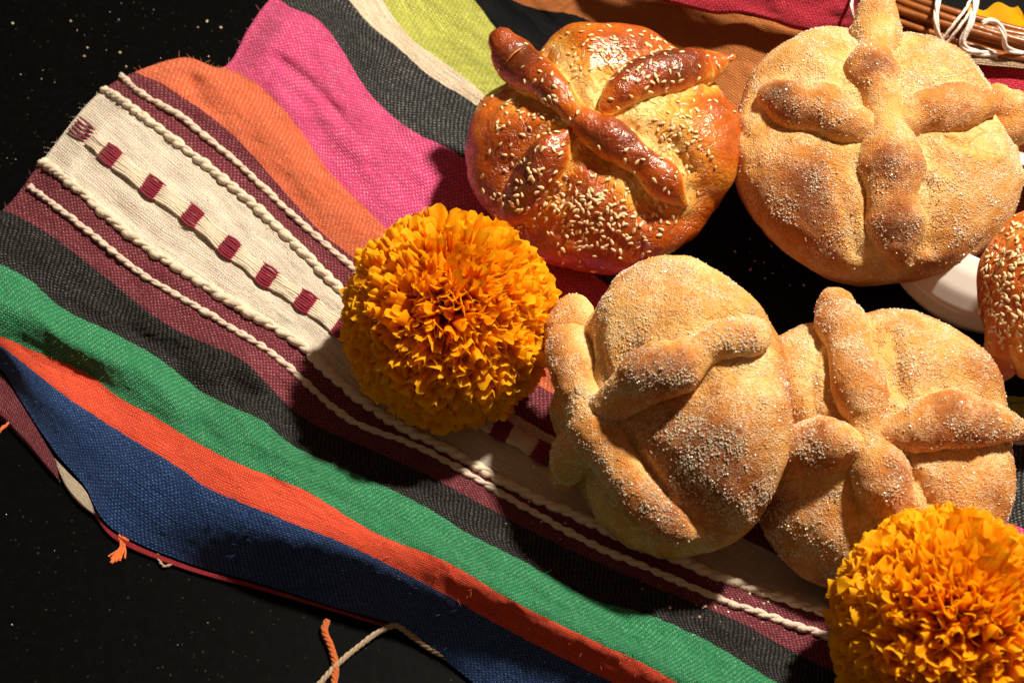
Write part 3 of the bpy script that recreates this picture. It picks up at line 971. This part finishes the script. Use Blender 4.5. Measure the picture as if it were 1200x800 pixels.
bread_b = make_bread('shiny golden brown bread scattered with sesame seeds behind the round marigold', (709, 176, 43), (54, 51, 29), (-0.12, -0.30, 0.94), 0,
    [[(588,50,6.8),(598,64,8.4),(622,86,8.6),(648,104,7.4),(668,126,5.4),(690,148,6.6),(722,166,8.4),(752,188,6.4),(778,214,7.8),(800,236,4)],
     [(712,124,5.5),(738,100,8.8),(775,88,9.4),(808,80,9),(835,76,6.6),(858,67,2.6)],
     [(668,152,4),(646,180,8),(622,215,8.8),(603,243,7),(592,262,4)]],
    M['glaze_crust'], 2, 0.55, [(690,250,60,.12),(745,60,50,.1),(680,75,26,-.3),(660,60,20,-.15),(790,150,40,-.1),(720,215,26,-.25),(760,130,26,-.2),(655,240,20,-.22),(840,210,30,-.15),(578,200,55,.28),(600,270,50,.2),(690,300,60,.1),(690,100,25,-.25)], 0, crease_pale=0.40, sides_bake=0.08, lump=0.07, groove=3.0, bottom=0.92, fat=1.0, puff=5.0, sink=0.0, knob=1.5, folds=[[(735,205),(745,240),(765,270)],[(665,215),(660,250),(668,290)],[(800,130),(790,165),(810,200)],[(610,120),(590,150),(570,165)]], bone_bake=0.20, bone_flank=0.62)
bread_c = make_bread('sugared bread tilted onto its side at the front beside the round marigold', (791, 480, 52), (54, 48, 32), (-0.58, -0.40, 0.71), 82,
    [[(673,370,8.2),(669,400,8.8),(679,440,8.2),(690,475,7.2),(700,502,8.6),(722,535,8),(747,572,8),(772,600,7.8),(800,615,6.8),(817,622,4.5)],
     [(703,480,5),(738,460,7.6),(768,437,9.6),(795,430,9),(825,410,6.6),(852,398,7.2),(874,396,7.6)],
     [(697,512,7),(672,540,7.6),(660,556,6)]],
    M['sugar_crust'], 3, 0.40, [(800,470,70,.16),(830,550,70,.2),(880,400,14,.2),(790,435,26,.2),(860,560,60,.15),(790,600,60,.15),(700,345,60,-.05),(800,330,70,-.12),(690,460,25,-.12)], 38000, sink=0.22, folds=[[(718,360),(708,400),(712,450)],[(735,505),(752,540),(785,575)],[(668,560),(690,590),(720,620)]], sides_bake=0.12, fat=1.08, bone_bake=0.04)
bread_d = make_bread('sugared bread with a crossed dough bone between the tilted bread and the cut off marigold', (1026, 528, 44), (51, 53, 28), (0.0, -0.42, 0.90), 0,
    [[(981,361,7.6),(986,378,8.8),(995,402,8),(1005,440,9.6),(1012,470,9),(1018,505,6.5),(1028,545,9.6),(1038,575,9.4),(1052,607,7),(1060,640,7)],
     [(1040,508,6),(1072,502,8.4),(1115,491,9.6),(1155,495,8),(1193,500,5)],
     [(1003,526,7),(975,521,9),(940,527,8.6),(915,537,8)]],
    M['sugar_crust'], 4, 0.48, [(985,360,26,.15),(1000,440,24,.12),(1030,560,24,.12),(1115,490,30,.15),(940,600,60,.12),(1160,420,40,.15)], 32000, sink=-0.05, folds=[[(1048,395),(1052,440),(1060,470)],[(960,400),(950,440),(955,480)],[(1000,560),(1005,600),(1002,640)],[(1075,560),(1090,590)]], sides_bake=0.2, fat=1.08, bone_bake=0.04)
bread_e = make_bread('narrow sesame bread cut off by the right edge of the picture', (1232, 345, 56), (28, 33, 24), (0.1, -0.3, 0.9), 0,
    [[(1205,300,9),(1195,350,10),(1180,400,9.5),(1172,425,7.5)], [(1215,380,9),(1207,415,8.5),(1203,430,6.5)]],
    M['glaze_crust'], 5, 0.46, [(1165,330,40,.1)], 0, crease_pale=0.2, res=5, bone_bake=0.02)

# sesame seeds: single seeds pressed into the glazed crusts
def seed_mesh():
    prof = [(0, 1.0), (0.32, 0.82), (0.72, 0.35), (0.95, -0.2), (0.85, -0.65), (0.5, -0.92), (0, -1.0)]
    V, F, n = [], [], 7
    for i, (r, y) in enumerate(prof[1:-1]):
        for j in range(n):
            a = 2 * math.pi * j / n
            V.append((0.95 * r * math.cos(a), 1.65 * y, 0.52 * r * math.sin(a)))
    V = [(0, 1.75, 0)] + V + [(0, -1.65, 0)]
    Tt = []
    m = len(prof) - 2
    for j in range(n):
        Tt.append((0, 1 + j, 1 + (j + 1) % n))
        for i in range(m - 1):
            a, b = 1 + i * n + j, 1 + i * n + (j + 1) % n
            Tt += [(a, a + n, b + n), (a, b + n, b)]
        Tt.append((1 + (m - 1) * n + j, len(V) - 1, 1 + (m - 1) * n + (j + 1) % n))
    return np.array(V) * MM, np.array(Tt)
SEEDV, SEEDF = seed_mesh()
SEED_ME = mesh_data('sesame_seed', SEEDV, SEEDF, M['sesame'])

def seeds_on(bread, clusters, total):
    root, V, T, C, n = bread
    bvh = BVHTree.FromPolygons([Vector(v) for v in V], [tuple(f) for f in T.tolist()])
    placed = []
    tries = 0
    w = np.array([c[4] for c in clusters], float)
    while len(placed) < total and tries < total * 12:
        tries += 1
        cx, cy, sx, sy, _ = clusters[RNG.choice(len(clusters), p=w / w.sum())]
        px, py = RNG.normal(cx, sx), RNG.normal(cy, sy)
        h = bvh.ray_cast(Vector(CAM), Vector(ray(px, py)))
        if h[0] is None:
            continue
        p = np.array(h[0][:])
        if any(np.abs(p - q[0]).max() < 0.0009 for q in placed):
            continue
        placed.append((p, np.array(h[1][:])))
    extra = []
    for i, (p, nn) in enumerate(placed):
        q = Vector(nn + RNG.normal(0, 0.18, 3)).to_track_quat('Z', 'Y') @ Quaternion((0, 0, 1), random.uniform(0, 6.283))
        s = random.uniform(0.60, 0.92)
        pos = p + nn * 0.00025
        if i < 300:
            o = bpy.data.objects.new('sesame_seed', SEED_ME)
            COL.objects.link(o)
            o.parent = root
            o.location = pos - ORIGIN[root]
            o.rotation_mode = 'QUATERNION'
            o.rotation_quaternion = q
            o.scale = (s, s, s)
        else:
            Rm = np.array(q.to_matrix()) * s
            extra.append((SEEDV @ Rm.T + pos, SEEDF))
    if extra:
        EV, EF = join(extra)
        tag(obj('sesame_seeds', EV, EF, M['sesame'], root), kind='stuff')
seeds_on(bread_b, [(697,250,30,22,13),(725,275,34,18,3),(740,55,48,16,7),(700,70,30,14,3),(775,88,28,14,3),(635,110,24,20,3),(640,190,24,30,4),(615,225,22,24,4),(585,190,22,34,3),(600,130,30,25,2),(805,155,16,30,5),(775,170,14,20,2),(770,245,30,25,1),(700,310,60,14,2),(705,175,70,70,1.6),(755,180,25,20,.6)], 500)
seeds_on(bread_e, [(1180,310,18,30,5),(1170,355,14,30,6),(1192,270,10,16,2),(1190,390,14,14,2)], 170)

# ------------------------------------------------------------------ marigolds
def petal_variant(seed):
    r = random.Random(seed)
    ns, nt = 9, 13
    s = np.linspace(0, 1, ns)[:, None]
    t = np.linspace(-1, 1, nt)[None, :]
    w = 0.025 + 0.060 * s ** 1.1 * r.uniform(0.85, 1.3)
    curl = r.uniform(0.5, 1.7)
    fl = r.uniform(0.08, 0.36)
    ph1, ph2 = r.uniform(0, 6.28), r.uniform(0, 6.28)
    k1 = r.uniform(1.6, 3.0)
    amp = r.uniform(0.028, 0.055)
    x = w * np.sin(t * (0.9 + 0.5 * curl)) / math.sin(0.9 + 0.5 * curl) 
    y = w * curl * (1 - np.cos(t * 1.3)) * 0.9 + fl * s ** 3
    y = y + amp * s ** 2.5 * np.sin(k1 * math.pi * t + ph1) * (0.5 + np.abs(t))
    x = x + 0.02 * s ** 3 * np.sin(5 * t + ph2)
    z = s * 0.78 - 0.10 * s ** 4 * t ** 2 - 0.09 * s ** 3 * fl / 0.3 + 0.016 * s ** 4 * np.sin(2.6 * math.pi * t + ph2) - 0.05 * s ** 4 * t ** 6
    z = z + 0 * t
    V = np.stack(np.broadcast_arrays(x, y, z), -1).reshape(-1, 3)
    tip = np.broadcast_to(s ** 2.2, (ns, nt)).ravel()
    return V, grid_faces(ns, nt), tip
PVAR = [petal_variant(i) for i in range(14)]

def marigold(label, c, R, pole, n_vis, seed):
    pole = unit(pole)
    C = at(c[0], c[1], c[2] * MM)
    root = thing('marigold', C * np.array([1, 1, 0]), label, 'flower', 'orange marigolds')
    R = R * MM
    r = random.Random(seed)
    mes = [mesh_data('petal', V * R, F, M['petal'], attrs={'tip': tp}) for V, F, tp in PVAR]
    V = ICO5_V * R * 0.60
    obj('flower_heart', V * np.array([1, 1, 0.9]) + C, ICO5_F, M['flower_core'], root)
    prof = [(0.002, -0.95), (0.16, -0.93), (0.26, -0.8), (0.34, -0.55), (0.36, -0.35)]
    CVv, CFf = lathe(np.array(prof) * R, (0, 0, 0), 20)
    qp = np.array(Vector(pole).to_track_quat('Z', 'Y').to_matrix())
    obj('calyx', CVv @ qp.T + C, CFf, M['calyx'], root)
    N = 2800
    cand = []
    for i in range(N):
        f = (i + 0.5) / N
        ct = 1 - f * 1.62
        st = math.sqrt(max(0, 1 - ct * ct))
        ph = i * 2.399963 + r.uniform(-0.25, 0.25)
        d = np.array([st * math.cos(ph), st * math.sin(ph), ct + r.uniform(-0.04, 0.04)])
        cand.append((unit(qp @ d), ct))
    cand.sort(key=lambda q: -(q[0] @ VIEW))
    extra = []
    for i, (d, ct) in enumerate(cand):
        # the petal's back leans away from the flower's middle
        y = d * (d @ pole) - pole
        if np.linalg.norm(y) < 0.25:
            y = np.array([r.uniform(-1, 1), r.uniform(-1, 1), r.uniform(-1, 1)])
        y = unit(y - d * (y @ d))
        a = r.gauss(0, 0.75)
        x = np.cross(y, d)
        y2 = y * math.cos(a) + x * math.sin(a)
        x2 = np.cross(y2, d)
        Rm = np.stack([x2, y2, d], 1)
        s = r.uniform(0.86, 1.06) * (0.78 if ct > 0.75 else 1.0)
        lenf = r.uniform(0.86, 1.08)
        dd = unit(d + np.array([r.gauss(0, .05), r.gauss(0, .05), r.gauss(0, .05)]))
        pos = C + dd * R * r.uniform(0.16, 0.24)
        vi = r.randrange(len(PVAR))
        if i < 300:
            o = bpy.data.objects.new('petal', mes[vi])
            COL.objects.link(o)
            o.parent = root
            o.rotation_mode = 'QUATERNION'
            o.rotation_quaternion = Matrix(Rm.tolist()).to_quaternion()
            o.location = pos - ORIGIN[root]
            o.scale = (s, s, lenf)
        else:
            extra.append((PVAR[vi][0] * R * np.array([s, s, lenf]) @ Rm.T + pos, PVAR[vi][1], PVAR[vi][2]))
    EV, EF = join([(v, f) for v, f, _ in extra])
    tag(obj('petals', EV, EF, M['petal'], root, attrs={'tip': np.concatenate([q[2] for q in extra])}), kind='stuff')
    return root
marigold('whole round orange marigold on the cream band left of the breads', (527, 374, 47), 43.5, (-0.05, -0.35, 0.93), 300, 11)
marigold('orange marigold cut off by the lower right corner below the crossed bread', (1110, 732, 56), 42.0, (0.05, -0.35, 0.93), 300, 23)

# ------------------------------------------------------------------ white dish, basket, red cloth
DC = at(1163, 284, 20 * MM)
dish_c = np.array([DC[0], DC[1], 0])
prof = [(0, 2), (22, 2), (33, 5), (42, 12), (46.5, 20), (45.5, 27), (41, 33.5), (34.5, 38.5), (28.5, 41), (27.5, 41.4), (27, 40.6), (33, 37), (39, 32), (43, 26), (43.5, 20), (40, 13.5), (31, 8), (20, 5.5), (0, 5)]
pr = resample(np.array([(a, b, 0) for a, b in prof], float), 1.5, 2)[:, :2]
V, F = lathe(pr * MM, dish_c, 96)
dish = obj('white_dish', V, F, M['china'], None, dish_c)
tag(dish, 'white glazed dish mostly hidden between the sugared breads and the right edge', 'dish')

RB = 0.185
p0 = at(1100, 30, 46 * MM)
pdir = unit(at(1200, 64, 46 * MM) - at(1020, 2, 46 * MM))
inward = np.array([-pdir[1], pdir[0], 0])
BC = p0 + inward * RB
BC[2] = 0
basket = thing('wicker_basket', BC, 'brown wicker basket rim of bundled reeds at the top right behind the sugared bread', 'basket')
rr = random.Random(4)
aa = np.linspace(0, 2 * np.pi, 220)
a_near = math.atan2(-inward[1], -inward[0])
for i in range(22):
    th = 2.39996 * i
    rad = math.sqrt((i + 0.5) / 22)
    ph = rr.uniform(0, 6.28)
    dr = 0.0084 * rad * np.cos(th + 0.9 * np.sin(aa * 2 + ph)) + 0.0009 * np.sin(aa * 7 + ph)
    dz = 0.0050 * rad * np.sin(th + 0.9 * np.sin(aa * 2 + ph)) + 0.0008 * np.cos(aa * 9 + ph)
    Pp = BC + np.stack([(RB + dr) * np.cos(aa), (RB + dr) * np.sin(aa), 0.046 + dz], 1)
    V, F = tube(Pp, rr.uniform(1.2, 1.9) * MM, 8, cap=False)
    obj('reed', V, F, M['reed'], basket)
wv = []
for k in range(8):
    ph = (k % 2) * math.pi
    Pp = BC + np.stack([(RB - 0.003 + 0.0022 * np.sin(aa * 55 + ph)) * np.cos(aa), (RB - 0.003 + 0.0022 * np.sin(aa * 55 + ph)) * np.sin(aa), aa * 0 + 0.004 + k * 0.0045], 1)
    a2 = np.linspace(0, 2 * np.pi, 660)
    Pp = BC + np.stack([(RB - 0.003 + 0.0022 * np.sin(a2 * 55 + ph)) * np.cos(a2), (RB - 0.003 + 0.0022 * np.sin(a2 * 55 + ph)) * np.sin(a2), a2 * 0 + 0.004 + k * 0.0045], 1)
    wv.append(tube(Pp, 2.0 * MM, 5, cap=False))
V, F = join(wv)
tag(obj('woven_wall', V, F, M['reed'], basket), kind='stuff')

red_w = weave_mat('crimson weave', (0.44, 0.012, 0.035), (0.75, 0.12, 0.16), 0.4)
redc = thing('red_cloth', at(1180, 110, 0), 'crimson cloth with a white yarn fringe draped over the wicker basket rim', 'cloth')
top = [(690,-90,52),(860,-50,56),(985,-24,56),(1040,36,46),(1100,57,45),(1150,64,45),(1200,69,44),(1340,95,44)]
bot = [(735,-12,37),(790,2,38),(840,14,38),(870,13,39),(905,22,38),(930,31,38),(985,42,38),(1060,90,34),(1120,130,34),(1200,165,30),(1340,230,30)]
A = resample(catmull(top, 12), n=260, dims=2)
B = resample(catmull(bot, 12), n=260, dims=2)
t = np.linspace(0, 1, 40)[:, None, None]
Cc = A * (1 - t) + B * t
zz = Cc[..., 2] + 1.2 * fbm(np.stack([Cc[..., 0].ravel() / 60, Cc[..., 1].ravel() / 25, Cc[..., 0].ravel() * 0], 1), 3, 8).reshape(Cc.shape[:2])
P = at(Cc[..., 0], Cc[..., 1], zz * MM)
low = P[-1].copy(); low[:, 2] -= 0.0025; low[:, 1] += 0.001
low2 = low.copy(); low2[:, 1] += 0.006
P = np.concatenate([P, low[None], low2[None]])
UV = np.stack(np.broadcast_arrays(np.arange(260)[None, :] * 0.65, np.arange(42)[:, None] * 0.8), -1)
tag(obj('woven_panel', P.reshape(-1, 3), grid_faces(42, 260)[:, ::-1], red_w, redc, uv=UV.reshape(-1, 2)))
Ah = resample(catmull([(1030,36,48),(1100,57,47),(1150,64.5,47),(1200,69,46),(1340,95,46)], 12), n=120, dims=2)
Bh = Ah + np.array([0, 11, -0.5])
th = np.linspace(0, 1, 5)[:, None, None]
Ch = Ah * (1 - th) + Bh * th
P = at(Ch[..., 0], Ch[..., 1], (Ch[..., 2] + 0.8 * np.sin(np.pi * th[..., 0])) * MM)
UV = np.stack(np.broadcast_arrays(np.arange(120)[None, :] * 0.65, np.arange(5)[:, None] * 0.8), -1)
tag(obj('hem', P.reshape(-1, 3), grid_faces(5, 120)[:, ::-1], weave_mat('tan hem weave', (0.36, 0.25, 0.15), (0.6, 0.48, 0.34), 0.5), redc, uv=UV.reshape(-1, 2)), 'tan woven hem along the upper edge')
for pts, r in [
    ([(1103,-12,56),(1098,8,58),(1097,25,57),(1100,42,52),(1104,50,49)], 1.5),
    ([(1141,-12,56),(1133,8,58),(1118,28,57),(1104,47,51)], 0.8),
    ([(1146,-12,56),(1140,8,58),(1124,32,56),(1110,50,50)], 0.8),
    ([(1146,-14,57),(1142,10,59),(1137,28,58),(1128,48,53),(1131,56,51),(1148,62,49),(1166,64,48)], 1.7),
    ([(1152,27,59),(1160,24,60),(1170,28,60),(1176,40,58),(1179,55,53),(1190,61,50),(1215,64,49)], 1.5),
    ([(999,-10,52),(998,8,54),(1000,22,50)], 0.9)]:
    yarn('fringe_yarn', pts, r * 0.8, M['white_yarn'], redc, ply=3, pit=22)

# loose petals lying inside the basket
def loose_petal(px, py, z, s, ang, lab):
    ns, nt = 12, 15
    u = np.linspace(0, 1, ns)[:, None]
    t = np.linspace(-1, 1, nt)[None, :]
    w = s * (0.18 + 0.5 * np.sin(np.pi * (0.12 + 0.55 * u)))
    x = w * t + 0 * u
    y = s * 1.15 * u * (1 - 0.12 * t * t) + 0.06 * s * u ** 3 * np.sin(6 * t)
    z_ = s * (0.35 * t * t * (1 - 0.5 * u) + 0.22 * u * u + 0.07 * u ** 2 * np.sin(5 * t + ang))
    V = np.stack(np.broadcast_arrays(x, y, z_), -1).reshape(-1, 3)
    c, sn = math.cos(ang), math.sin(ang)
    V = np.stack([V[:, 0] * c - V[:, 1] * sn, V[:, 0] * sn + V[:, 1] * c, V[:, 2]], -1)
    Q = at(px, py, z * MM)
    o = obj('marigold_petal', V + Q, grid_faces(ns, nt), M['petal'], None, Q, attrs={'tip': np.broadcast_to(0.5 + 0.5 * u, (ns, nt)).ravel()})
    tag(o, lab, 'petal', 'loose petals inside the basket')
loose_petal(1172, 56, 38, 0.0185, 0.1, 'loose orange petal inside the basket nearest the white fringe')
loose_petal(1209, 72, 40, 0.0180, -0.2, 'loose orange petal cut off by the right edge above the basket rim')

# ------------------------------------------------------------------ sugar spilled on the table and the cloth
pts = []
for _ in range(70):
    x, y = random.choice([(random.gauss(60, 90), random.gauss(70, 70)), (random.gauss(120, 60), random.gauss(40, 30)), (random.uniform(0, 330), random.uniform(0, 230)), (random.uniform(0, 330), random.uniform(0, 230)), (random.uniform(0, 250), random.uniform(560, 800)) if random.random() < 0.3 else (random.gauss(90, 60), random.gauss(60, 40))])
    pts.append((x, y))
P = np.array([at(x, y, 0.0002) for x, y in pts])
gapp = [(random.gauss(895, 35), random.gauss(300, 26)) for _ in range(28)] + [(random.gauss(640, 26), random.gauss(560, 30)) for _ in range(30)] + [(random.gauss(850, 60), random.gauss(700, 22)) for _ in range(60)]
gz = cloth_z(np.array([q[0] for q in gapp]), np.array([q[1] for q in gapp]))
P = np.concatenate([P, at(np.array([q[0] for q in gapp]), np.array([q[1] for q in gapp]), gz + 0.0002)])
sz = RNG.random(len(P)) ** 3
N = np.tile([0, 0, 1.0], (len(P), 1))
parts = [grains(P[i:i + 1], N[i:i + 1], (0.2 + 0.7 * sz[i]) * MM, (0.3 + 0.9 * sz[i]) * MM) for i in range(len(P))]
V, F = join(parts)
tag(obj('sugar_crumbs', V, F, M['sugar'], None, smooth=False), 'pale sugar crumbs scattered over the black tabletop', kind='stuff')
